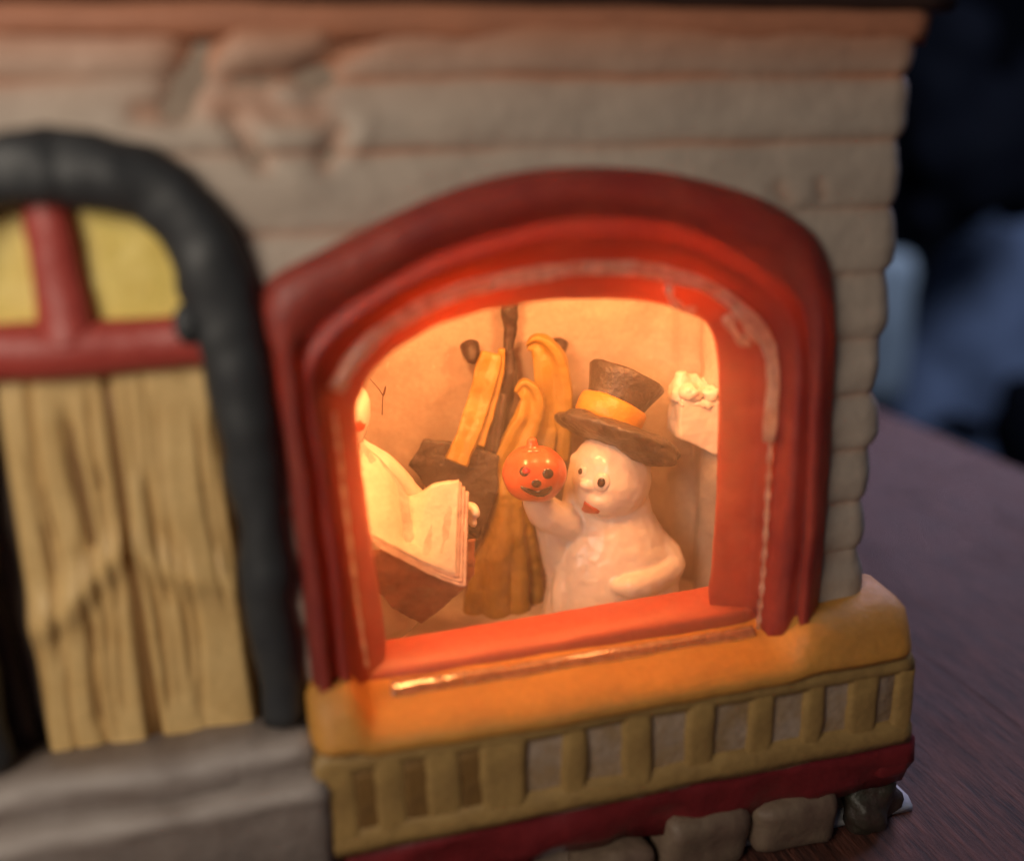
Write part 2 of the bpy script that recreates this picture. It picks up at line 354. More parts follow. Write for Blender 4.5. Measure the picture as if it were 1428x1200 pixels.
# --- window outlines measured on the photograph, 13 anchors each: up the left leg, over the arch, down the right leg
OUT = [(440, 960), (412, 720), (384, 520), (368, 408), (455, 350), (600, 280), (715, 245), (830, 236), (960, 250), (1090, 296), (1158, 385), (1156, 620), (1137, 868)]
CRE = [(452, 960), (428, 720), (404, 540), (410, 452), (480, 392), (610, 325), (720, 290), (830, 276), (955, 288), (1060, 330), (1136, 405), (1139, 620), (1124, 868)]
BEV = [(476, 958), (446, 720), (424, 560), (432, 492), (496, 428), (610, 365), (720, 328), (830, 314), (950, 326), (1040, 372), (1116, 445), (1122, 620), (1104, 868)]
PAN = [(512, 952), (484, 735), (462, 570), (470, 522), (520, 462), (612, 408), (720, 379), (840, 365), (935, 374), (1020, 412), (1082, 495), (1071, 690), (1056, 880)]
INN = [(541, 905), (516, 740), (497, 588), (506, 545), (532, 505), (610, 452), (710, 425), (800, 418), (885, 418), (948, 432), (996, 478), (1000, 660), (986, 830)]
def curve(a, Y, dx=0.0, dz=0.0, mseg=8, wob=0.0):
    P = catmull([at(px, py, Y) for px, py in a], mseg)
    c = Vector((3.2, Y, 5.5))
    for i, p in enumerate(P):
        d = (p-c); d.y = 0; d.normalize()
        p += d*dx
        if wob: p += d*fb(p+Vector((0, Y*9, 0)), 1.1)*wob
    return P
def bottom(P, z):                      # run both legs down to z
    a = P[0].copy(); a.z = z; b = P[-1].copy(); b.z = z
    return [a]+P+[b]
ZS = 3.30
rows = [curve(OUT, 0.30, 0.02), curve(OUT, -0.08, 0.03), curve(OUT, -0.24, -0.02, wob=0.07), curve(OUT, -0.36, -0.12, wob=0.06), curve(CRE, -0.41, 0.06, wob=0.05), curve(CRE, -0.36, -0.10, wob=0.05),
        curve(BEV, -0.20, 0.11, wob=0.03), curve(BEV, -0.17, 0.04, wob=0.03), curve(BEV, -0.25, -0.04, wob=0.04), curve(BEV, -0.25, -0.13, wob=0.04), curve(PAN, -0.10, 0.22, wob=0.03), curve(PAN, 0.0, 0.12, wob=0.02), curve(PAN, 0.06, 0.07, wob=0.02), curve(PAN, 0.22, 0.03), curve(PAN, 0.30, -0.04),
        curve(INN, 0.55, 0.06, wob=0.03), curve(INN, 0.95, 0.0, wob=0.03), curve(INN, 1.05, 0.03, wob=0.03), curve(INN, 1.08, 0.14), curve(OUT, 0.62, -0.05)]
rows = [bottom(r, ZS) for r in rows]
frame = link('window_frame', grid_mesh(rows, 'window_frame', closed_u=True, caps=True), M['red'], house)
# bottom rail of the window, with a small step behind the pane
a0, a1 = at(543, 892, 1.0), at(990, 817, 1.0)
prof = [(1.06, -0.6), (1.06, -0.04), (0.99, 0.0), (0.62, -0.02), (0.36, -0.06), (0.315, -0.11), (0.30, -0.20), (0.30, -0.6)]
rr = []
for yy, dz in prof:
    r = []
    for k in range(41):
        t = k/40; x = 0.35+(6.1-0.35)*t; zb = a0.z+(a1.z-a0.z)*((x-a0.x)/(a1.x-a0.x))
        pz = zb+dz+0.02*fb((x, yy*3, 4), 2.0)
        r.append(Vector((x, yy, pz)))
    rr.append(r)
link('bottom_rail', grid_mesh(rr, 'bottom_rail', closed_u=True, caps=True), M['redrail'], house)
# acrylic pane with its edge and the dried glue round it
PP = bottom(curve(PAN, 0.2), 3.36)
bm = bmesh.new()
f_ = [bm.verts.new((p.x, 0.14, p.z)) for p in PP]; b_ = [bm.verts.new((p.x, 0.27, p.z)) for p in PP]
bm.faces.new(f_).material_index = 0; bm.faces.new(b_[::-1]).material_index = 0
n = len(PP)
for k in range(n):
    bm.faces.new((f_[k], f_[(k+1) % n], b_[(k+1) % n], b_[k])).material_index = 1
me = bm_mesh(bm, 'window_pane', False); me.materials.append(M['pane']); me.materials.append(M['paneedge'])
pane = link('window_pane', me, None, house)
PC = curve(PAN, 0.12)
arc = PC[2*8+4:10*8+6]
rad = [0.088+0.02*fb((i*0.13, 3, 1), 1.0)+0.02*max(0, fb((i*0.4, 7, 2), 1.0)) for i in range(len(arc))]
for i, p in enumerate(arc):
    d = Vector((3.2-p.x, 0, 5.5-p.z)).normalized(); p += d*(rad[i]*0.75)
link('glue_bead', tube_mesh(arc, rad, 'glue_bead', 10, 0.8, 0.014, nscale=6), M['glue'], pane)
for (pts, r0) in (([(932, 398), (938, 420), (958, 432), (970, 430)], 0.05), ([(1012, 440), (1030, 470), (1046, 482)], 0.07), ([(1022, 425), (1040, 455), (1058, 478)], 0.06)):
    P = catmull([at(a, b, 0.10) for a, b in pts], 6)
    link('glue_drip', tube_mesh(P, [r0*(0.8+0.3*math.sin(i)) for i in range(len(P))], 'glue_drip', 8, 0.6), M['glue'], pane)
P = catmull([at(a, b, 0.10) for a, b in [(1078, 510), (1075, 600), (1070, 700), (1064, 800), (1057, 876)]], 14)
link('glue_bead', tube_mesh(P, [0.035+0.012*math.sin(i*1.7) for i in range(len(P))], 'glue_bead', 8, 0.8), M['glue'], pane)
P = catmull([at(a, b, 0.10) for a, b in [(466, 575), (474, 640), (486, 740), (500, 850), (512, 930)]], 14)
link('glue_bead', tube_mesh(P, [0.022+0.008*math.sin(i*1.3) for i in range(len(P))], 'glue_bead', 8, 0.8), M['glue'], pane)
P = catmull([at(a, b, 0.05) for a, b in [(545, 957), (620, 946), (700, 934), (800, 917), (930, 896), (1050, 876)]], 16)
rws = []
for (yy, dz) in ((0.15, -0.2), (0.15, 0.06), (0.13, 0.085), (0.05, 0.065), (-0.04, 0.03), (-0.06, 0.0), (-0.06, -0.2)):
    rws.append([Vector((p.x, yy*(1-0.45*k/len(P))+0.008*fb((k*0.31, yy*9, 0)), p.z-0.05+dz+0.016*fb((k*0.23, yy*11, 5)))) for k, p in enumerate(P)])
link('pane_foot', grid_mesh(rws, 'pane_foot', closed_u=True, caps=True), M['foot'], pane)

# --- siding: one plank per course, wrapping the right corner
def inside(poly, x, z):
    c = False; n = len(poly); j = n-1
    for i in range(n):
        xi, zi = poly[i]; xj, zj = poly[j]
        if (zi > z) != (zj > z) and x < (xj-xi)*(z-zi)/(zj-zi)+xi: c = not c
        j = i
    return c
core_poly = [(p.x, p.z) for p in bottom(curve(BEV, -0.1, 0.02), 2.5)]
win_poly = [(p.x, p.z) for p in bottom(curve(OUT, -0.1, -0.22), 2.5)]
ARCH = [(-140, 330), (-100, 282), (-40, 248), (40, 235), (110, 236), (180, 250), (236, 284), (282, 350), (310, 440), (337, 550), (357, 690), (375, 840), (397, 1000)]
AP = [at(a, b, -0.15) for a, b in ARCH]
cx_arch = at(62, 235, -0.15).x
right = [p for p in AP if p.x > cx_arch]
left = [Vector((2*cx_arch-p.x, p.y, p.z)) for p in right][::-1]
AP = catmull(left+[Vector((cx_arch, -0.15, right[0].z+0.015))]+right, 8)
door_poly = [(p.x, p.z) for p in AP]+[(AP[-1].x, 0), (AP[0].x, 0)]
zl = [at(1200, y, 0).z for y in (105, 195, 290, 382, 471, 548, 625, 700, 765)]
ztop = 11.42
zb_ = [ztop]+zl+[2.9, 2.2]
seg = lambda a, b: (at(*a, 0), at(*b, 0))
CREV = [(seg((292, 40), (248, 150)), 0.17, 0.16), (seg((248, 158), (196, 158)), 0.12, 0.07), (seg((505, 38), (440, 105)), 0.17, 0.11), (seg((440, 106), (330, 114)), 0.13, 0.11),
        (seg((325, 168), (366, 228)), 0.11, 0.10), (seg((474, 186), (454, 228)), 0.11, 0.10), (seg((375, 136), (392, 158)), 0.10, 0.05), (seg((300, 150), (440, 165)), 0.20, 0.05), (seg((1085, 262), (1100, 288)), 0.09, 0.05), (seg((1140, 255), (1146, 275)), 0.06, 0.05)]
RIDGE = [(seg((345, 76), (440, 60)), 0.24, 0.10), (seg((398, 132), (412, 130)), 0.16, 0.07), (seg((508, 180), (494, 212)), 0.13, 0.05), (seg((385, 200), (425, 196)), 0.16, 0.06), (seg((265, 205), (310, 205)), 0.2, 0.04)]
def sd(p, s):
    a, b = s; ab = Vector((b.x-a.x, b.z-a.z)); ap = Vector((p[0]-a.x, p[1]-a.z))
    t = max(0, min(1, ap.dot(ab)/max(ab.length_squared, 1e-9))); return (ap-ab*t).length
pc0, pc1 = at(255, 150, 0), at(500, 50, 0)
def damage(x, z):
    h = 0; wv = 0
    if -1.6 < x < 7 and z > 9.3:
        for s_, w_, d_ in CREV:
            g = math.exp(-(sd((x, z), s_)/w_)**2); h -= d_*g; wv = max(wv, g)
        for s_, w_, d_ in RIDGE:
            g = math.exp(-(sd((x, z), s_)/w_)**2); h += d_*g; wv -= 0.5*g
    return h, max(0, wv)
XC = 7.28; RC = 0.22
def wall_pt(u, h, edge):
    """u runs along the front, round the corner and back along the side; h is how far the surface stands proud"""
    if u < XC: return Vector((u, -h, 0)), 1
    L_ = RC*math.pi/2
    if u < XC+L_:
        a = (u-XC)/RC; return Vector((XC+math.sin(a)*(RC+h+edge), RC-math.cos(a)*(RC+h), 0)), 0
    return Vector((XC+RC+h+edge, RC+(u-XC-L_), 0)), 0
# wall core: sheet with the window and door openings cut out, two skins
bm = bmesh.new()
for Y in (0.06, 0.34):
    nx, nz = 150, 110; V = {}
    for i in range(nx+1):
        for k in range(nz+1):
            V[i, k] = bm.verts.new((-7+(XC+RC-0.1+7)*i/nx, Y, 2.0+9.4*k/nz))
    for i in range(nx):
        for k in range(nz):
            c = (V[i, k].co+V[i+1, k+1].co)/2
            if inside(core_poly, c.x, c.z) or inside(door_poly, c.x, c.z): continue
            bm.faces.new((V[i, k], V[i+1, k], V[i+1, k+1], V[i, k+1]))
bmesh.ops.delete(bm, geom=[v for v in bm.verts if not v.link_faces], context='VERTS')
wallo = link('front_wall', bm_mesh(bm, 'front_wall', False), M['backing'], house)
for r in range(len(zb_)-1):
    z1, z0 = zb_[r], zb_[r+1]
    us = []; u = -7.0
    while u < XC: us.append(u); u += 0.075
    us += [XC+RC*math.pi/2*k/8 for k in range(9)]
    us += [XC+RC*math.pi/2+0.4*k for k in range(1, 20)]
    nv = max(10, int((z1-z0)/0.05)); edge = 0.05*math.sin(r*2.3)+0.03
    bm = bmesh.new(); V = []; wv = []; keep = {}
    for i, u in enumerate(us):
        row = []
        for k in range(nv+1):
            t = k/nv
            wob0 = 0.035*fb((u*0.6, z0, 5), 1.0); wob1 = 0.035*fb((u*0.6, z1, 5), 1.0)
            z = (z0+wob0)+((z1+wob1)-(z0+wob0))*t
            e = abs(2*t-1)
            h = 0.05*(1-e**2.4) + 0.025*(1-t)*(1-e**6) + 0.05*fb((u*0.55, z*1.2, 3.0), 1.0) + 0.010*fb((u*1.2, z*5, 2), 1.0)
            dm, dw = damage(u, z)
            h += dm
            q, fr = wall_pt(u, h, edge*(1-e**4))
            q.z = z; row.append(bm.verts.new(q))
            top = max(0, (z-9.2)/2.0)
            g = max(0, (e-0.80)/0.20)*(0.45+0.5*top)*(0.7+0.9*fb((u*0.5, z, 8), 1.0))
            g = max(g, dw*(0.25+0.5*top)); g += 0.85*max(0, 1-(ztop-0.25-z)/1.0)**2  # last term paints an orange glow down from the top; rest is groove stain
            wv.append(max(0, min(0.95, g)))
        V.append(row)
    for i in range(len(us)-1):
        for k in range(nv):
            c = (V[i][k].co+V[i+1][k+1].co)/2
            if us[i] < XC and (inside(win_poly, c.x, c.z) or inside(door_poly, c.x, c.z)): continue
            bm.faces.new((V[i][k], V[i+1][k], V[i+1][k+1], V[i][k+1]))
    me = bpy.data.meshes.new('plank'); bm.to_mesh(me); bm.free()
    attr(me, 'wash_and_light', wv)
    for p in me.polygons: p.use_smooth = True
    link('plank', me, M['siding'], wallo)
# cornice under the roof edge, roof edge, closing walls of the house
def strip(prof, x0, x1, n, name, m_, wob=0.03, parent=house):
    rws = []
    for (yy, zz) in prof:
        rws.append([Vector((x0+(x1-x0)*k/n, yy+wob*fb((x0+(x1-x0)*k/n, yy*4, zz*4), 0.9), zz+wob*fb((x0+(x1-x0)*k/n+7, yy*4, zz*4), 0.8))) for k in range(n+1)])
    return link(name, grid_mesh(rws, name, closed_u=True, caps=True), m_, parent)
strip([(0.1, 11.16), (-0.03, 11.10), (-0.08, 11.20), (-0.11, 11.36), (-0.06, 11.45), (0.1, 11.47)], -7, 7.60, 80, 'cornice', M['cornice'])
strip([(8.4, 11.44), (0.0, 11.45), (-0.10, 11.55), (-0.06, 11.9), (8.4, 14.6)], -7.3, 7.95, 40, 'roof', M['roof'])
def plain_box(lo, hi, name, m_, parent):
    lo, hi = Vector(lo), Vector(hi); bm = bmesh.new()
    bmesh.ops.create_cube(bm, size=1, matrix=Matrix.Translation((lo+hi)/2) @ Matrix.Diagonal((*(hi-lo), 1)))
    return link(name, bm_mesh(bm, name, False), m_, parent)
plain_box((7.15, 0.35, 0.05), (7.45, 8.2, 11.6), 'side_wall', M['backing'], house)
plain_box((-7.0, 0.35, 0.05), (-6.7, 8.2, 11.6), 'side_wall', M['backing'], house)
plain_box((-6.7, 7.9, 0.05), (7.15, 8.2, 11.6), 'rear_wall', M['backing'], house)
plain_box((-1.2, 0.36, 1.0), (-0.9, 7.9, 11.55), 'partition_wall', M['room'], house)

# --- lit room behind the window: uneven back wall turning into the right wall, floor
path = [Vector((-0.8, 4.6, 0)), Vector((1.5, 4.7, 0)), Vector((4.2, 4.6, 0)), Vector((5.6, 4.45, 0)), Vector((6.25, 4.2, 0)), Vector((6.42, 3.9, 0)), Vector((6.62, 3.6, 0)), Vector((6.55, 3.2, 0)), Vector((6.72, 2.7, 0)), Vector((6.68, 2.2, 0)), Vector((6.72, 1.5, 0)), Vector((6.75, 0.7, 0))]
PW = catmull(path, 8); rws = []
for k in range(61):
    z = 2.4+9.1*k/60
    rws.append([Vector((p.x+0.05*fb((p.x, p.y, z), 0.8), p.y+0.08*fb((p.x*0.7, z*0.7, 3), 1.0)+0.02*fb((p.x*3, z*3, 1), 1.0), z)) for p in PW])
room = link('room_wall_lining', grid_mesh(rws, 'room_wall_lining'), M['room'], house)
plain_box((-0.9, 0.7, 2.2), (7.1, 7.9, 2.42), 'room_floor', M['room'], house)
plain_box((-0.9, 0.36, 11.2), (7.14, 7.9, 11.3), 'room_ceiling', M['room'], house)
# --- window sill with its row of dentils
X0, X1 = -0.26, 8.08
ztf = 3.46; zbf = 1.74
prof = [(0.62, ztf-0.5), (0.62, ztf+0.02), (0.30, ztf+0.02), (0.02, ztf-0.02), (-0.20, ztf-0.04), (-0.46, ztf-0.09), (-0.62, ztf-0.15), (-0.71, ztf-0.23), (-0.74, ztf-0.31), (-0.71, ztf-0.39), (-0.60, ztf-0.42), (-0.2, ztf-0.42)]
rws = []
nx = 110
for (yy, zz) in prof:
    r = []
    for k in range(nx+1):
        t = k/nx; x = X0+(X1-X0)*t
        e0 = min(1, (x-X0)/0.30); e1 = min(1, (X1-x)/0.34)
        rd = 1-(1-math.sqrt(max(0, 1-(1-e0)**2)))*0.9; rd2 = 1-(1-math.sqrt(max(0, 1-(1-e1)**2)))*0.9
        k_ = min(rd, rd2)
        y2 = yy if yy > 0.2 else 0.2+(yy-0.2)*(0.55+0.45*k_)
        z2 = ztf-0.3+(zz-(ztf-0.3))*(0.45+0.55*k_)
        z2 += 0.035*fb((x*0.7, yy*2, 3), 1.0)
        bk = 1.0 if yy > -0.5 else max(0.2, 1-(-0.5-yy)/0.25)
        if zz > ztf-0.45 and yy < 0.5: z2 += bk*(0.50*math.exp(-(max(0, x-0.12)/0.30)**4) + 0.42/(1+math.exp(-(x-6.22)/0.09)))
        y2 += 0.03*fb((x*0.8, 7, zz), 1.0)
        if x > 7.30 and yy > 0.2: y2 += 0.15
        r.append(Vector((x, y2, z2)))
    rws.append(r)
sill = link('window_sill', grid_mesh(rws, 'window_sill', closed_u=True, caps=True), M['ochre'], house)
sx = [499, 568, 643, 733, 818, 908, 997, 1077, 1146, 1221]
se = [at(x_, 1075-0.152*(x_-600), -0.6).x for x_ in sx]            # left edge of each slot
zA = lambda x: 2.98 - 0.012*x
zB = lambda x: zbf - 0.03*x
link('sill_backboard', rbox((X1-X0-0.16, 0.55, 1.5), 0.05, 12, 0.03, 1.5, center=((X0+X1)/2+0.03, -0.305, 2.35), name='sill_backboard'), M['slot'], sill)
strip([(0.0, zbf+0.36), (-0.55, zbf+0.35), (-0.65, zbf+0.26), (-0.69, zbf+0.10), (-0.64, zbf-0.06), (0.0, zbf-0.12)], X0+0.06, X1+0.02, 60, 'bottom_rail', M['ochre_shaded'], 0.03, sill)
strip([(0.0, 3.16), (-0.56, 3.16), (-0.64, 3.08), (-0.665, 2.96), (-0.62, 2.86), (-0.5, 2.82), (0.0, 2.82)], X0+0.08, X1-0.06, 60, 'top_rail', M['ochre_shaded'], 0.03, sill)
# columns of dentils between slots
sw = [0.20, 0.22, 0.24, 0.50, 0.50, 0.52, 0.50, 0.46, 0.42, 0.30]
edges = [(X0+0.02, se[0])]+[(se[i]+sw[i], se[i+1]) for i in range(9)]+[(se[9]+sw[9], X1+0.02)]
for i, (a, b) in enumerate(edges):
    wd = max(0.14, b-a)
    me = rbox((wd+0.04, 0.42, 1.34), 0.10, 7, 0.035, 1.6, seed=i, name='dentil')
    o = link('dentil', me, M['ochre_shaded'], sill); o.location = ((a+b)/2, -0.445, 2.46-0.012*((a+b)/2))
for i in range(3):                                                  # the first slots get darker brown plates
    me = rbox((sw[i]+0.1, 0.1, 1.2), 0.03, 4, 0.01, 2, seed=i, name='dark_slot_plate')
    o = link('dark_slot_plate', me, M['slot2'], sill); o.location = (se[i]+sw[i]/2, -0.575, 2.33)
# --- maroon ledge and stone base below the sill
strip([(0.3, 1.72), (-0.42, 1.72), (-0.52, 1.60), (-0.54, 1.35), (-0.50, 1.0), (-0.40, 0.78), (0.3, 0.75)], 0.0, 8.28, 60, 'base_ledge', M['maroon'], 0.15)
fnd = plain_box((-6.9, -0.05, 0.02), (7.9, 0.34, 2.4), 'base_wall', M['backing'], house)
stones = [(3.7, 0.3, 1.2, 0.7), (5.05, 0.5, 1.4, 0.9), (6.45, 0.52, 1.3, 0.95)]
for i, (x, z, wx, hz) in enumerate(stones):
    o = link('stone', rbox((wx, 0.8, hz), 0.22, 7, 0.10, 1.2, seed=i+20, name='stone'), M['stone'], fnd); o.location = (x, -0.20, z)
B = Blobs().ball((7.9, -0.15, 0.45), 0.42, (1, 0.8, 1.1)).ball((8.15, -0.05, 0.3), 0.35).ball((7.75, -0.3, 0.25), 0.32).ball((8.1, 0.1, 0.7), 0.3)
link('painted_bush', roughen(B.skin(0.06, 3, 'painted_bush'), 0.08, 3), M['green'], house)
o = link('base_corner', rbox((0.62, 0.5, 0.62), 0.16, 7, 0.06, 1.5, seed=3, center=(8.02, -0.32, 1.32), name='base_corner'), M['maroon'], house)
strip([(0.6, 0.0), (0.6, 0.16), (-0.05, 0.18), (-0.18, 0.10), (-0.20, 0.0)], -7, 8.7, 40, 'snow_base', M['snow'], 0.03)

# --- door: black arch, red cross bars, yellow panes, tan boards
door = bpy.data.objects.new('door', None); 
dm = rbox((3.9, 0.2, 8.4), 0.02, 3, 0, center=(cx_arch, 0.62, 6.0), name='door')
door = link('door', dm, M['backing'], house)
rad = []
n = len(AP)
for i, p in enumerate(AP):
    f = abs(i/(n-1)*2-1)
    rad.append(0.385-0.02*f-0.12*max(0, (f-0.45)/0.55)+0.02*fb((i*0.2, 0, 0)))
link('door_arch', tube_mesh(AP, rad, 'door_arch', 20, 0.8, 0.09, nscale=1.1), M['arch'], house)
B = Blobs().ball(at(262, 452, -0.22), 0.17, (0.8, 0.8, 1.3)); 
link('arch_chip', roughen(B.skin(0.03, 2, 'arch_chip'), 0.03, 4), M['arch'], house)
# panes behind the cross bars
def quad_plate(c4, Y, th, name, m_, parent, n=14, hfun=None, wash_and_light=False, bulge=0.0):
    P = [at(a, b, Y) for a, b in c4]       # tl, tr, br, bl
    bm = bmesh.new(); V = []; wv = []
    nu, nv = n if isinstance(n, tuple) else (n, n)
    for i in range(nv+1):
        v = i/nv; row = []
        for k in range(nu+1):
            u = k/nu
            p = (P[0]*(1-u)+P[1]*u)*(1-v)+(P[3]*(1-u)+P[2]*u)*v
            h = 0; wa = 0
            if hfun: h, wa = hfun(u, v)
            e = min(u, 1-u, v, 1-v); h -= bulge*max(0, 1-e/0.08)**2
            row.append(bm.verts.new((p.x, p.y-h, p.z))); wv.append(max(0, min(1, wa)))
        V.append(row)
    for i in range(nv):
        for k in range(nu): bm.faces.new((V[i][k], V[i][k+1], V[i+1][k+1], V[i+1][k]))
    rim = [V[0][k] for k in range(nu+1)]+[V[i][nu] for i in range(1, nv+1)]+[V[nv][k] for k in range(nu-1, -1, -1)]+[V[i][0] for i in range(nv-1, 0, -1)]
    bk = [bm.verts.new((r.co.x, Y+th, r.co.z)) for r in rim]; wv += [0]*len(bk)
    for k in range(len(rim)):
        bm.faces.new((rim[k], rim[(k+1) % len(rim)], bk[(k+1) % len(rim)], bk[k]))
    bm.normal_update()
    bmesh.ops.recalc_face_normals(bm, faces=bm.faces[:])
    me = bpy.data.meshes.new(name); bm.to_mesh(me); bm.free()
    for p in me.polygons: p.use_smooth = True
    if wash_and_light: attr(me, 'wash_and_light', wv)
    return link(name, me, m_, parent)
wavy = lambda s: (lambda u, v: (0.035*fb((u*2+s, v*2, s), 1.0), 0))
quad_plate([(95, 250), (270, 250), (300, 500), (110, 500)], 0.08, 0.2, 'transom_pane', M['yellow'], door, 14, wavy(1))
quad_plate([(-160, 250), (75, 250), (95, 500), (-150, 500)], 0.08, 0.2, 'transom_pane', M['yellow'], door, 14, wavy(4))
P = catmull([at(a, b, 0.02) for a, b in [(58, 262), (72, 340), (88, 410), (100, 478)]], 8)
link('mullion', tube_mesh(P, [0.20+0.13*(i/len(P)) for i in range(len(P))], 'mullion', 14, 0.8, 0.05), M['mullion'], door)
P = catmull([at(a, b, 0.0) for a, b in [(-170, 508), (-60, 496), (60, 488), (160, 482), (300, 474)]], 8)
link('cross_bar', tube_mesh(P, 0.30, 'cross_bar', 16, 0.75, 0.05), M['mullion'], door)
def grain(seed, ridge):
    rnd = random.Random(seed)
    gl = [(rnd.uniform(0.06, 0.94), rnd.uniform(0, 0.7), rnd.uniform(0.15, 0.5), rnd.uniform(0.022, 0.045), rnd.uniform(0.35, 0.9), rnd.uniform(-.05, .05)) for _ in range(19)]
    def f(u, v):
        h = 0.04*fb((u*1.5+seed, v*2.0, 0), 1.0); wa = 0.0
        w_ = 0.03*math.sin(v*9+seed)
        for (c, v0, ln, wd, dp, sl) in gl:
            if v0-0.05 < v < v0+ln+0.05:
                fade = min(1, max(0, min((v-v0+0.05)/0.06, (v0+ln+0.05-v)/0.06)))
                g = math.exp(-((u-c-w_-sl*(v-v0))/wd)**2)*fade*dp
                h -= 0.06*g; wa = max(wa, g*0.6)
        (u0, va, u1, vb) = ridge
        vm = va+(vb-va)*(u-u0)/(u1-u0)+0.02*math.sin(u*5)
        d = (v-vm)
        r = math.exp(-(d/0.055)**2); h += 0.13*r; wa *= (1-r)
        sh = math.exp(-((d-0.085)/0.03)**2); wa = max(wa, 0.18*sh)  # soft shade under the ridge, painted in
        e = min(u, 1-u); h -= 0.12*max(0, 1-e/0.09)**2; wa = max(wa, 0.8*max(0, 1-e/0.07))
        return h, wa
    return f
M['doorback'] = mat('brown_door_paint', (0.24, 0.12, 0.035), 0.6)
quad_plate([(20, 520), (300, 512), (365, 1020), (80, 1066)], 0.17, 0.12, 'door_panel', M['doorback'], door, 8)
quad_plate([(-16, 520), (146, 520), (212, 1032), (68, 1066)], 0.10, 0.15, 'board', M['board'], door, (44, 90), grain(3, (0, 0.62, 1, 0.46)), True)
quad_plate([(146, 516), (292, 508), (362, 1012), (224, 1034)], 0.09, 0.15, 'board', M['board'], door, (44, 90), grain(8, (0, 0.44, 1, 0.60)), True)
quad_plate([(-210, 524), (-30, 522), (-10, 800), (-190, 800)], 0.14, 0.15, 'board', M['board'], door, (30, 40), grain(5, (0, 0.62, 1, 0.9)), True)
quad_plate([(-230, 780), (-8, 780), (62, 1080), (-180, 1110)], 0.30, 0.12, 'dark_gap_plate', M['roof'], door, 8)  # dark plate standing in for the shade of an open recess
# --- door steps
def step_mesh(x0, x1, y0, z1, z0, name):
    prof = [(0.5, z0), (0.5, z1), (y0+0.34, z1), (y0+0.12, z1-0.03), (y0, z1-0.12), (y0+0.015, z1-0.28), (y0+0.06, z1-0.45), (y0+0.05, z0)]
    rws = []; n = 60; wv = []
    for j, (yy, zz) in enumerate(prof):
        r = []
        for k in range(n+1):
            x = x0+(x1-x0)*k/n; e = min(1, (x1-x)/0.25); kk = math.sqrt(max(0, 1-(1-e)**2))
            y2 = yy if yy > 0.3 else 0.3+(yy-0.3)*(0.7+0.3*kk)
            q = Vector((x, y2+0.07*fb((x*0.9, zz*2, j), 1.0), zz+0.06*fb((x*0.8, yy*2, 4), 1.0)-(0.2*(1-kk) if zz > z0+0.1 else 0)))
            r.append(q); wv.append((0.9 if j in (3, 4) else 0.15)*(0.6+0.7*fb((x*0.9, j, 2), 1.0)) if j in (3, 4) else 0.0)  # lighter tone along the step edge, a painted highlight
        rws.append(r)
    me = grid_mesh(rws, name, closed_u=True, caps=True)
    attr(me, 'wash_and_light', [max(0, min(1, v)) for v in wv]); return me
zs = at(200, 1050, -0.2).z
link('step', step_mesh(-7, -0.12, -0.55, zs, zs-0.5, 'step'), M['step'], house)
link('step', step_mesh(-7, 0.0, -0.80, zs-0.42, zs-2.2, 'step'), M['step'], house)
link('step', step_mesh(-7, 0.1, -1.5, zs-2.0, 0.1, 'step'), M['step'], house)

# ================================================================== figures in the lit window
def ptsY(lst): return [at(a, b, c) for a, b, c in lst]
# --- coat stand
cs = thing('coat_stand', 'dark coat stand with two pegs against the lit back wall', 'coat stand', at(700, 860, 4.2))
P = catmull(ptsY([(712, 400, 4.42), (711, 450, 4.4), (709, 500, 4.36), (704, 560, 4.3), (694, 625, 4.25), (690, 700, 4.25), (688, 860, 4.25)]), 6)
link('pole', tube_mesh(P, [0.125+0.03*math.sin(i*0.5)+(0.03 if i > 12 else 0) for i in range(len(P))], 'pole', 10, 0.9, 0.05, nscale=3), M['black'], cs)
def peg(px, py, s_, rot):
    c = at(px, py, 4.35); R = tilt(rot, -28)
    me = bpy.data.meshes.new('peg'); bm = bmesh.new()
    prof = [(0.0, 0.17), (0.13, 0.17), (0.165, 0.14), (0.15, 0.0), (0.10, -0.16), (0.03, -0.22), (0, -0.23)]
    rings = []
    for (r, z) in prof:
        rings.append([bm.verts.new(c+R @ Vector((r*s_*math.cos(a*math.pi/8), r*s_*math.sin(a*math.pi/8), z*s_))) for a in range(16)])
    for i in range(len(rings)-1):
        for k in range(16): bm.faces.new((rings[i][k], rings[i][(k+1) % 16], rings[i+1][(k+1) % 16], rings[i+1][k]))
    bmesh.ops.remove_doubles(bm, verts=bm.verts[:], dist=0.001)
    return link('peg', bm_mesh(bm, 'peg'), M['black'], cs)
peg(657, 491, 1.0, -14); peg(778, 487, 0.95, 12)
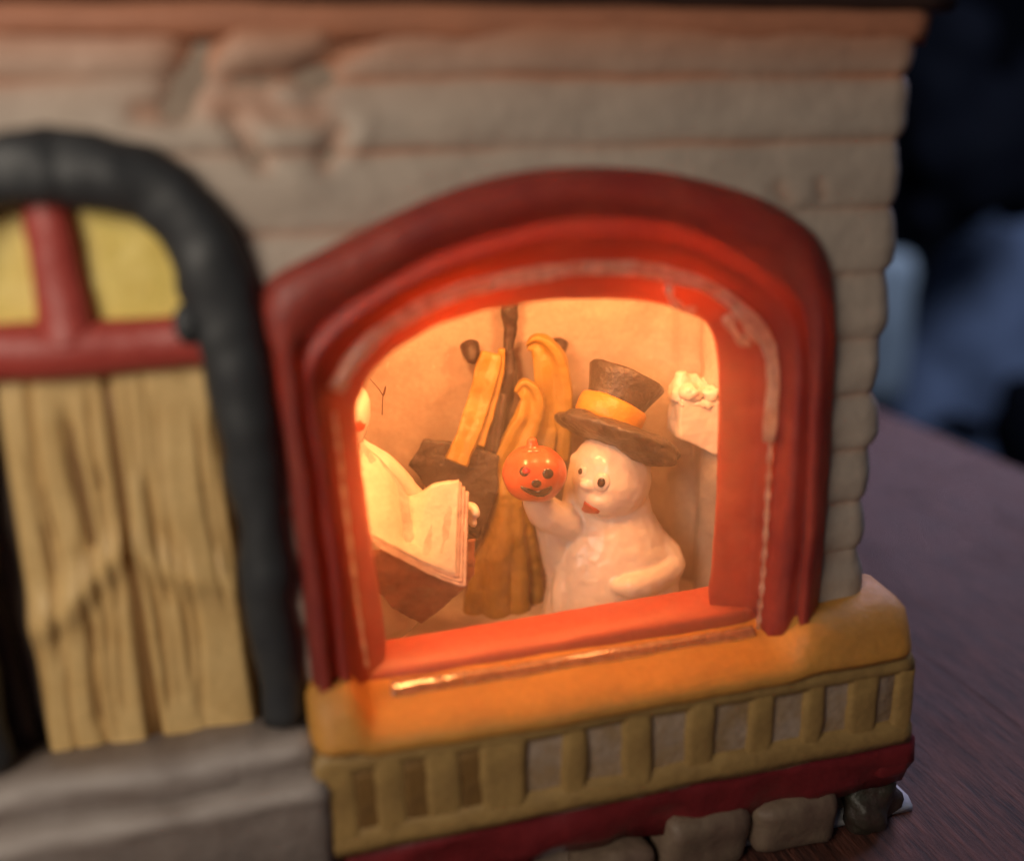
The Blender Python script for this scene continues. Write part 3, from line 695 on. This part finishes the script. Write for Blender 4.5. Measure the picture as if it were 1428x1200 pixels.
# --- satchel with its strap
sb_ = thing('satchel', 'dark flat satchel hanging by a wide golden strap from the left peg', 'bag', at(640, 745, 3.9))
B = Blobs().hull(ptsY([(590, 612, 3.95), (640, 617, 3.88), (698, 634, 3.72), (694, 690, 3.55), (668, 752, 3.45), (618, 720, 3.65), (571, 648, 3.9)])
                 + ptsY([(592, 612, 4.25), (696, 636, 4.05), (666, 750, 3.8), (573, 648, 4.2)]))
link('bag_body', roughen(B.skin(0.035, 3, 'bag_body'), 0.03, 3), M['black'], sb_)
def ribbon(pts, w_, th, name, m_, parent, side=None, nseg=8, rough=0.02, dish=0.0):
    """thick band through pixel points (px,py,Y,width px)"""
    P = catmull([at(a, b, c) for a, b, c in pts], nseg); n = len(P); bm = bmesh.new(); rings = []
    for i, p in enumerate(P):
        t = (P[min(i+1, n-1)]-P[max(i-1, 0)]).normalized()
        f = i/(n-1)*(len(w_)-1); k = min(int(f), len(w_)-2); ww = (w_[k]+(w_[k+1]-w_[k])*(f-k))*pxs(p)/2
        tw = side[min(int(f), len(side)-1)] if side else 0
        if side and k+1 < len(side): tw = side[k]+(side[k+1]-side[k])*(f-k)
        vdir = (p-CO).normalized(); a = t.cross(vdir).normalized(); a = Matrix.Rotation(math.radians(tw), 3, t) @ a
        b = t.cross(a).normalized()
        prof = [(-1, -.5), (-.92, .5), (-.5, .5+dish*.3), (0, .5-dish), (.5, .5+dish*.3), (.92, .5), (1, -.5), (0, -.6)]
        ring = []
        for (u, v) in prof:
            q = p+a*u*ww+b*v*th; q += Vector((fb(q, 3), fb(q+Vector((4, 0, 0)), 3), fb(q+Vector((0, 5, 0)), 3)))*rough
            ring.append(bm.verts.new(q))
        rings.append(ring)
    K = len(rings[0])
    for i in range(n-1):
        for k in range(K): bm.faces.new((rings[i][k], rings[i][(k+1) % K], rings[i+1][(k+1) % K], rings[i+1][k]))
    bm.faces.new(rings[0]); bm.faces.new(rings[-1])
    return link(name, remesh(bm_mesh(bm, name), 0.02, 2, name), m_, parent)
ribbon([(686, 492, 4.12), (679, 520, 4.05), (668, 560, 3.95), (652, 605, 3.76), (636, 645, 3.62)], [34, 36, 34, 33, 34], 0.16, 'strap', M['gold'], sb_, rough=0.03, dish=0.10)
ribbon([(700, 486, 4.15), (697, 520, 4.1), (684, 575, 3.98), (668, 622, 3.8)], [10, 12, 12, 14], 0.2, 'strap', M['gold'], sb_)
ribbon([(698, 548, 4.05), (692, 580, 3.98), (688, 605, 3.95), (684, 640, 3.92)], [16, 24, 26, 20], 0.16, 'strap_lining', M['black'], sb_, dish=0.3)
# --- golden cloak on the right peg
ck = thing('hanging_cloak', 'golden yellow cloak hanging in folds behind the jack-o-lantern', 'cloak', at(705, 865, 3.7))
B = Blobs()
def limbpx(B, pts, rs): B.limb([at(a, b, c) for a, b, c in pts], [r*pxs(at(*pts[0])) for r in rs], 14)
limbpx(B, [(703, 655, 3.85), (690, 740, 3.72), (668, 800, 3.7), (660, 875, 3.7)], [9, 14, 16, 19])
limbpx(B, [(706, 650, 3.8), (702, 740, 3.6), (694, 800, 3.5), (692, 880, 3.5)], [10, 17, 19, 20])
limbpx(B, [(714, 660, 3.8), (718, 740, 3.62), (722, 800, 3.55), (722, 880, 3.5)], [10, 15, 17, 18])
limbpx(B, [(716, 670, 3.9), (734, 740, 3.8), (746, 800, 3.75), (746, 880, 3.7)], [8, 11, 12, 13])
me = B.skin(0.035, 3, 'skirt'); link('skirt', roughen(me, 0.03, 3), M['gold'], ck)
ribbon([(722, 548, 4.02), (732, 540, 3.95), (742, 556, 3.9), (736, 585, 3.88), (722, 615, 3.85), (706, 650, 3.82), (698, 700, 3.8)], [14, 26, 36, 40, 44, 40, 28], 0.16, 'hood_fold', M['gold'], ck, [0, 15, 5, -25, -15, 0, 0], dish=0.3)
ribbon([(736, 480, 4.25), (752, 480, 4.15), (766, 505, 4.08), (772, 545, 4.05), (772, 590, 4.05), (768, 640, 4.05)], [10, 32, 50, 54, 52, 56], 0.2, 'shoulder_fold', M['gold'], ck, [30, 20, 5, 0, -5, 0], dish=0.35)
ribbon([(752, 560, 4.15), (755, 600, 4.1), (748, 640, 4.05), (735, 690, 4.0)], [30, 44, 50, 46], 0.2, 'inner_fold', M['gold'], ck)

# --- right ghost: one continuous body
g1 = thing('ghost_figurine', 'white ghost wearing a black top hat beside the pumpkin', 'ghost', at(850, 850, 3.0))
def E(B, px, py, Y, rx, ry, rz=None, rot=0):
    p = at(px, py, Y); s = pxs(p); B.ball(p, 1, (rx*s, (rz or rx)*s, ry*s), tilt(rot)); return p
B = Blobs()
E(B, 852, 662, 2.95, 57, 63, 52, -6)                     # head
E(B, 842, 694, 2.80, 40, 28, 38, 10)                     # cheeks and chin
E(B, 822, 677, 2.60, 15, 8, 7, 10)                      # nose
E(B, 868, 690, 2.66, 26, 20, 18)                         # cheek
prf = [(690, 850, 54), (715, 852, 58), (740, 857, 69), (770, 857, 82), (800, 855, 91), (830, 853, 96), (870, 852, 100)]      # the sheet, falling as one bell
for k in range(37):
    yv = 690+180*k/36
    for a_, b_ in zip(prf, prf[1:]):
        if a_[0] <= yv <= b_[0]:
            f_ = (yv-a_[0])/(b_[0]-a_[0]); E(B, a_[1]+(b_[1]-a_[1])*f_, yv, 3.0-0.0008*(yv-690), a_[2]+(b_[2]-a_[2])*f_, 22, (a_[2]+(b_[2]-a_[2])*f_)*0.72); break
E(B, 815, 790, 2.72, 30, 70, 24, 8); E(B, 850, 800, 2.60, 22, 60, 20, -2)
E(B, 790, 810, 2.78, 20, 60, 18, 10); E(B, 905, 800, 2.66, 18, 50, 16, -12)
limbpx(B, [(900, 745, 2.8), (924, 774, 2.65), (930, 790, 2.5), (905, 810, 2.22), (880, 818, 2.1)], [24, 27, 24, 20, 17])   # lower arm
E(B, 882, 818, 2.16, 32, 17, 20, 6)
E(B, 940, 792, 2.85, 12, 22, 14)
limbpx(B, [(822, 740, 3.0), (790, 728, 2.98), (762, 715, 2.95), (748, 694, 2.9)], [22, 26, 26, 20])                         # arm under the pumpkin
limbpx(B, [(764, 716, 3.0), (772, 750, 3.05), (782, 800, 3.1), (786, 840, 3.15)], [22, 24, 24, 28])
limbpx(B, [(806, 640, 3.15), (800, 690, 3.15), (792, 730, 3.1)], [12, 16, 16])
me = B.skin(0.026, 12, 'body'); roughen(me, 0.014, 1.5); roughen(me, 0.006, 6)
gb = link('body', me, M['white'], g1)
from mathutils.bvhtree import BVHTree
def surf(bv, px, py):
    d = (FW*FPX + RT*(px-IW/2) + UP*(IH/2-py)).normalized()
    h = bv.ray_cast(CO, d); return (h[0], h[1], d)
def bv_of(me):
    return BVHTree.FromPolygons([v.co for v in me.vertices], [tuple(p.vertices) for p in me.polygons])
def patch(bv, outline, name, m_, parent, lift=0.012, n=5, dome=0.015):
    """small painted relief wrapped on a surface: outline in photo pixels"""
    cx = sum(p[0] for p in outline)/len(outline); cy = sum(p[1] for p in outline)/len(outline)
    bm = bmesh.new(); rings = []
    for k in range(n, -1, -1):
        f = k/n; ring = []
        for (x, y) in outline:
            h = surf(bv, cx+(x-cx)*f, cy+(y-cy)*f)
            if h[0] is None: return None
            nrm = h[1] if h[1].dot(h[2]) < 0 else -h[1]
            ring.append(bm.verts.new(h[0]+nrm*((lift+dome*(1-f*f)) if k < n else -0.01)))
        rings.append(ring)
    K = len(outline)
    for i in range(n):
        for j in range(K): bm.faces.new((rings[i][j], rings[i][(j+1) % K], rings[i+1][(j+1) % K], rings[i+1][j]))
    bmesh.ops.remove_doubles(bm, verts=bm.verts[:], dist=0.0004)
    return link(name, bm_mesh(bm, name), m_, parent)
def ell(cx, cy, rx, ry, rot=0, n=18):
    c, s = math.cos(math.radians(rot)), math.sin(math.radians(rot))
    return [(cx+rx*math.cos(a)*c-ry*math.sin(a)*s, cy+rx*math.cos(a)*s+ry*math.sin(a)*c) for a in [2*math.pi*k/n for k in range(n)]]
bv = bv_of(me)
patch(bv, ell(839, 672, 13, 15, 12), 'eye_socket', M['white'], g1, 0.012, 5, 0.02)
patch(bv, ell(812, 657, 7, 10, 8), 'eye_socket', M['white'], g1, 0.010, 5, 0.015)
patch(bv, ell(839, 672, 6.5, 8, 15), 'eye', M['dot'], g1, 0.036, 4, 0.012)
patch(bv, ell(811, 657, 3.2, 5.5, 8), 'eye', M['dot'], g1, 0.028, 4, 0.01)
patch(bv, [(814, 696), (822, 702), (832, 708), (839, 713), (836, 717), (826, 717), (815, 715), (810, 711), (812, 703)], 'mouth', M['lip'], g1, 0.014, 4, 0.006)
# --- top hat
R = tilt(19, -6)
hc = at(861, 608, 2.95); hs = pxs(hc)
ht = thing('top_hat', 'black top hat with orange band tilted on the ghost', 'hat', hc)
B = Blobs()
B.ball(hc, 1, (93*hs, 76*hs, 18*hs), R)
B.ball(hc+R @ Vector((38*hs, -28*hs, -9*hs)), 1, (50*hs, 36*hs, 18*hs), tilt(24, -6))
B.ball(hc+R @ Vector((-55*hs, -16*hs, 2*hs)), 1, (32*hs, 34*hs, 15*hs), tilt(12, -6))
me = B.skin(0.026, 3, 'brim'); roughen(me, 0.035, 2.6); link('brim', me, M['black'], ht)
RC_ = tilt(24, -6)
def hat_ring(prof, name, m_, seed):
    bm = bmesh.new(); rings = []
    for (r, z) in prof:
        ring = []
        for a in range(28):
            an = 2*math.pi*a/28
            q = hc+RC_ @ Vector((r*hs*math.cos(an)-21*hs, r*hs*0.9*math.sin(an), z*hs))
            q += (q-hc).normalized()*fb(q+Vector((seed, 0, 0)), 2.4)*0.03
            ring.append(bm.verts.new(q))
        rings.append(ring)
    for i in range(len(rings)-1):
        for k in range(28): bm.faces.new((rings[i][k], rings[i][(k+1) % 28], rings[i+1][(k+1) % 28], rings[i+1][k]))
    bm.faces.new(rings[0]); bm.faces.new(rings[-1])
    return link(name, bm_mesh(bm, name), m_, ht)
hat_ring([(38, 6), (41, 40), (44, 50), (47, 58), (52, 70), (56, 80), (54, 84), (46, 85), (20, 84)], 'crown', M['black'], 2)
hat_ring([(46, 8), (48.5, 14), (49, 28), (48, 38), (45, 42)], 'band', M['band'], 5)
# --- jack-o-lantern
pj = at(745, 660, 2.62); ps = pxs(pj)
pk = thing('jack_o_lantern', 'small orange grinning jack-o-lantern held up beside the ghost', 'pumpkin', pj-Vector((0, 0, 42*ps)))
bm = bmesh.new(); rings = []; R = tilt(2, -8)
for i in range(25):
    ph = math.pi*i/24; ring = []
    for a in range(48):
        an = 2*math.pi*a/48
        rb = 1+0.085*(abs(math.cos(an*3.5+0.4))-0.5)*math.sin(ph)
        r = math.sin(ph)*rb; z = math.cos(ph)*0.96-0.10*math.exp(-(math.sin(ph)/0.25)**2)*math.copysign(1, math.cos(ph))
        ring.append(bm.verts.new(pj+R @ Vector((r*44*ps*math.cos(an), r*42*ps*math.sin(an), z*43*ps))))
    rings.append(ring)
for i in range(24):
    for k in range(48): bm.faces.new((rings[i][k], rings[i][(k+1) % 48], rings[i+1][(k+1) % 48], rings[i+1][k]))
bmesh.ops.remove_doubles(bm, verts=bm.verts[:], dist=0.001)
me = bm_mesh(bm, 'pumpkin_body'); roughen(me, 0.02, 2.5); link('pumpkin_body', me, M['pumpkin'], pk); bv = bv_of(me)
B = Blobs(); E(B, 742, 622, 2.6, 9, 11, 9); E(B, 743, 631, 2.58, 17, 9, 15); E(B, 742, 614, 2.6, 7, 5, 7)
link('stem', B.skin(0.02, 3, 'stem'), M['pumpkin'], pk)
patch(bv, ell(764, 660, 9.0, 8.5), 'eye', M['dot'], pk, 0.006, 4, 0.012)
patch(bv, ell(731, 657, 8.0, 8.5), 'eye', M['dot'], pk, 0.006, 4, 0.010)
patch(bv, ell(734, 656, 6.4, 5.5), 'red_eye_dab', M['ink'], pk, 0.022, 4, 0.010)
patch(bv, ell(748, 674, 8.0, 6.5), 'nose', M['dot'], pk, 0.006, 4, 0.012)
patch(bv, [(722, 675), (728, 680), (738, 684), (750, 685), (761, 682), (768, 677), (773, 676), (774, 682), (769, 689), (760, 694), (750, 694), (738, 690), (728, 685), (723, 680)], 'mouth', M['dot'], pk, 0.008, 4, 0.01)
# --- left ghost, half hidden by the frame
g2 = thing('ghost_figurine', 'white ghost half hidden by the left window edge, holding open book', 'ghost', at(510, 860, 2.6))
B = Blobs()
E(B, 478, 575, 2.75, 40, 54, 42)
E(B, 482, 640, 2.8, 42, 40, 40)
limbpx(B, [(500, 625, 2.75), (530, 655, 2.75), (570, 700, 2.75), (600, 720, 2.7)], [16, 26, 30, 22])
E(B, 500, 720, 2.85, 60, 90, 45)
E(B, 520, 820, 2.9, 80, 80, 50)
limbpx(B, [(610, 730, 2.75), (640, 718, 2.6), (655, 714, 2.45)], [16, 16, 12])
limbpx(B, [(648, 706, 2.42), (658, 708, 2.35), (663, 716, 2.25)], [9, 9, 7])
limbpx(B, [(646, 720, 2.42), (656, 724, 2.35), (660, 730, 2.25)], [8, 8, 6])
me = B.skin(0.03, 5, 'body'); roughen(me, 0.04, 1.4); link('body', me, M['white'], g2); bv = bv_of(me)
patch(bv, [(494, 588), (502, 584), (508, 590), (512, 590), (508, 600), (500, 604), (494, 600)], 'mouth', M['lip'], g2, 0.014, 3, 0.01)
patch(bv, ell(482, 566, 5, 7), 'eye', M['dot'], g2, 0.016, 4, 0.01)
# --- open book
bk_ = thing('open_book', 'thick open book with cream pages and brown cover at window left', 'book', at(585, 870, 2.0))
A = {'tl': (500, 612, 2.55), 'tm': (568, 690, 2.40), 'tr': (640, 668, 2.28), 'bl': (510, 742, 1.72), 'bm': (572, 775, 1.66), 'br': (636, 800, 1.60)}
def pg(u, v):
    """page surface: two leaves meeting in a soft gutter"""
    T = catmull(ptsY([A['tl'], (540, 650, 2.48), A['tm'], (600, 676, 2.28), A['tr']]), 6)
    Bt = catmull(ptsY([A['bl'], (540, 758, 1.69), A['bm'], (604, 790, 1.62), A['br']]), 6)
    f = u*(len(T)-1); k = min(int(f), len(T)-2); a = T[k]+(T[k+1]-T[k])*(f-k); b = Bt[k]+(Bt[k+1]-Bt[k])*(f-k)
    p = a+(b-a)*v
    g = math.exp(-((u-0.46-0.02*math.sin(v*4))/0.05)**2)
    p.z += -0.20*g*math.sin(math.pi*min(1, v*1.2)) + 0.05*math.sin(u*math.pi*2)*math.sin(v*math.pi)+0.03*fb((u*4, v*4, 2), 1.0)
    return p
NU, NV = 30, 24
rws = [[pg(k/NU, i/NV) for k in range(NU+1)] for i in range(NV+1)]
top = grid_mesh(rws, 'pages')
TH = 0.26
dn = (UP*-1*0.80+FW*0.05+RT*0.60).normalized()
# page block: the leaves' surface with layered edges
bm = bmesh.new(); V = [[bm.verts.new(p) for p in r] for r in rws]
for i in range(NV):
    for k in range(NU): bm.faces.new((V[i][k], V[i][k+1], V[i+1][k+1], V[i+1][k]))
bpy.data.meshes.remove(top)
rim = [V[0][k] for k in range(NU+1)]+[V[i][NU] for i in range(1, NV+1)]+[V[NV][k] for k in range(NU-1, -1, -1)]+[V[i][0] for i in range(NV-1, 0, -1)]
prev = rim; nl = 6
for l in range(1, nl+1):
    dd = dn*(TH*l/nl)
    for kind in (0, 1):
        ring = []
        for r in rim:
            ins = 0.0 if (l % 2) else 0.022
            c = pg(0.5, 0.5); q = r.co+dd*(1 if kind else 1-0.35/l)
            q = q+(c-r.co).normalized()*(ins if kind else (0.022-ins))
            ring.append(bm.verts.new(q))
        for k in range(len(rim)):
            f = bm.faces.new((prev[k], prev[(k+1) % len(rim)], ring[(k+1) % len(rim)], ring[k])); f.material_index = 1
        prev = ring
bm.faces.new(prev).material_index = 1
me = bm_mesh(bm, 'pages'); me.materials.append(M['page']); me.materials.append(M['pageedge'])
link('pages', me, None, bk_)
# cover: deep brown underside tapering to a point
B = Blobs().hull(ptsY([(505, 768, 1.80), (572, 806, 1.76), (644, 822, 1.72), (662, 802, 1.86), (664, 750, 2.1), (652, 815, 1.8), (612, 852, 1.95), (588, 872, 2.05), (548, 848, 2.0), (500, 800, 1.9)])
                 + ptsY([(520, 790, 2.5), (640, 790, 2.3), (600, 850, 2.4), (560, 850, 2.4)]))
link('cover', roughen(B.skin(0.03, 2, 'cover'), 0.035, 3), M['cover'], bk_)
# --- plaster block at the right
pb = thing('plaster_block', 'white rough plaster block with lumpy top at the window right edge', 'block', at(975, 640, 3.2))
B = Blobs().hull(ptsY([(950, 556, 2.9), (1030, 560, 2.7), (1030, 628, 2.7), (994, 634, 2.8), (948, 612, 2.92), (928, 598, 3.4), (934, 548, 3.4), (1030, 548, 3.4), (1030, 620, 3.4)]))
link('block_body', roughen(B.skin(0.03, 2, 'block_body'), 0.025, 3), M['white'], pb)
B = Blobs().hull(ptsY([(936, 530, 3.4), (950, 520, 3.3), (1030, 530, 3.2), (1030, 566, 2.75), (952, 566, 2.88), (944, 560, 3.0), (930, 556, 3.4), (1030, 566, 3.3)]))
B.hull(ptsY([(985, 520, 3.25), (998, 508, 3.3), (1030, 508, 3.3), (1030, 545, 3.0), (990, 538, 3.1)]))
E(B, 966, 546, 2.95, 14, 10); E(B, 990, 545, 2.9, 12, 10)
link('lumpy_top', roughen(B.skin(0.025, 2, 'lumpy_top'), 0.09, 3.2, 4), M['white'], pb)
# --- stray fibres caught on the wall
P = catmull(ptsY([(516, 528, 3.2), (528, 542, 3.2), (535, 551, 3.2), (538, 538, 3.2), (534, 552, 3.2), (533, 578, 3.2)]), 5)
o = link('stray_fibre', tube_mesh(P, 0.008, 'stray_fibre', 5), M['fibre']); tag(o, 'thin forked dark fibre near the upper left of the window', 'fibre')
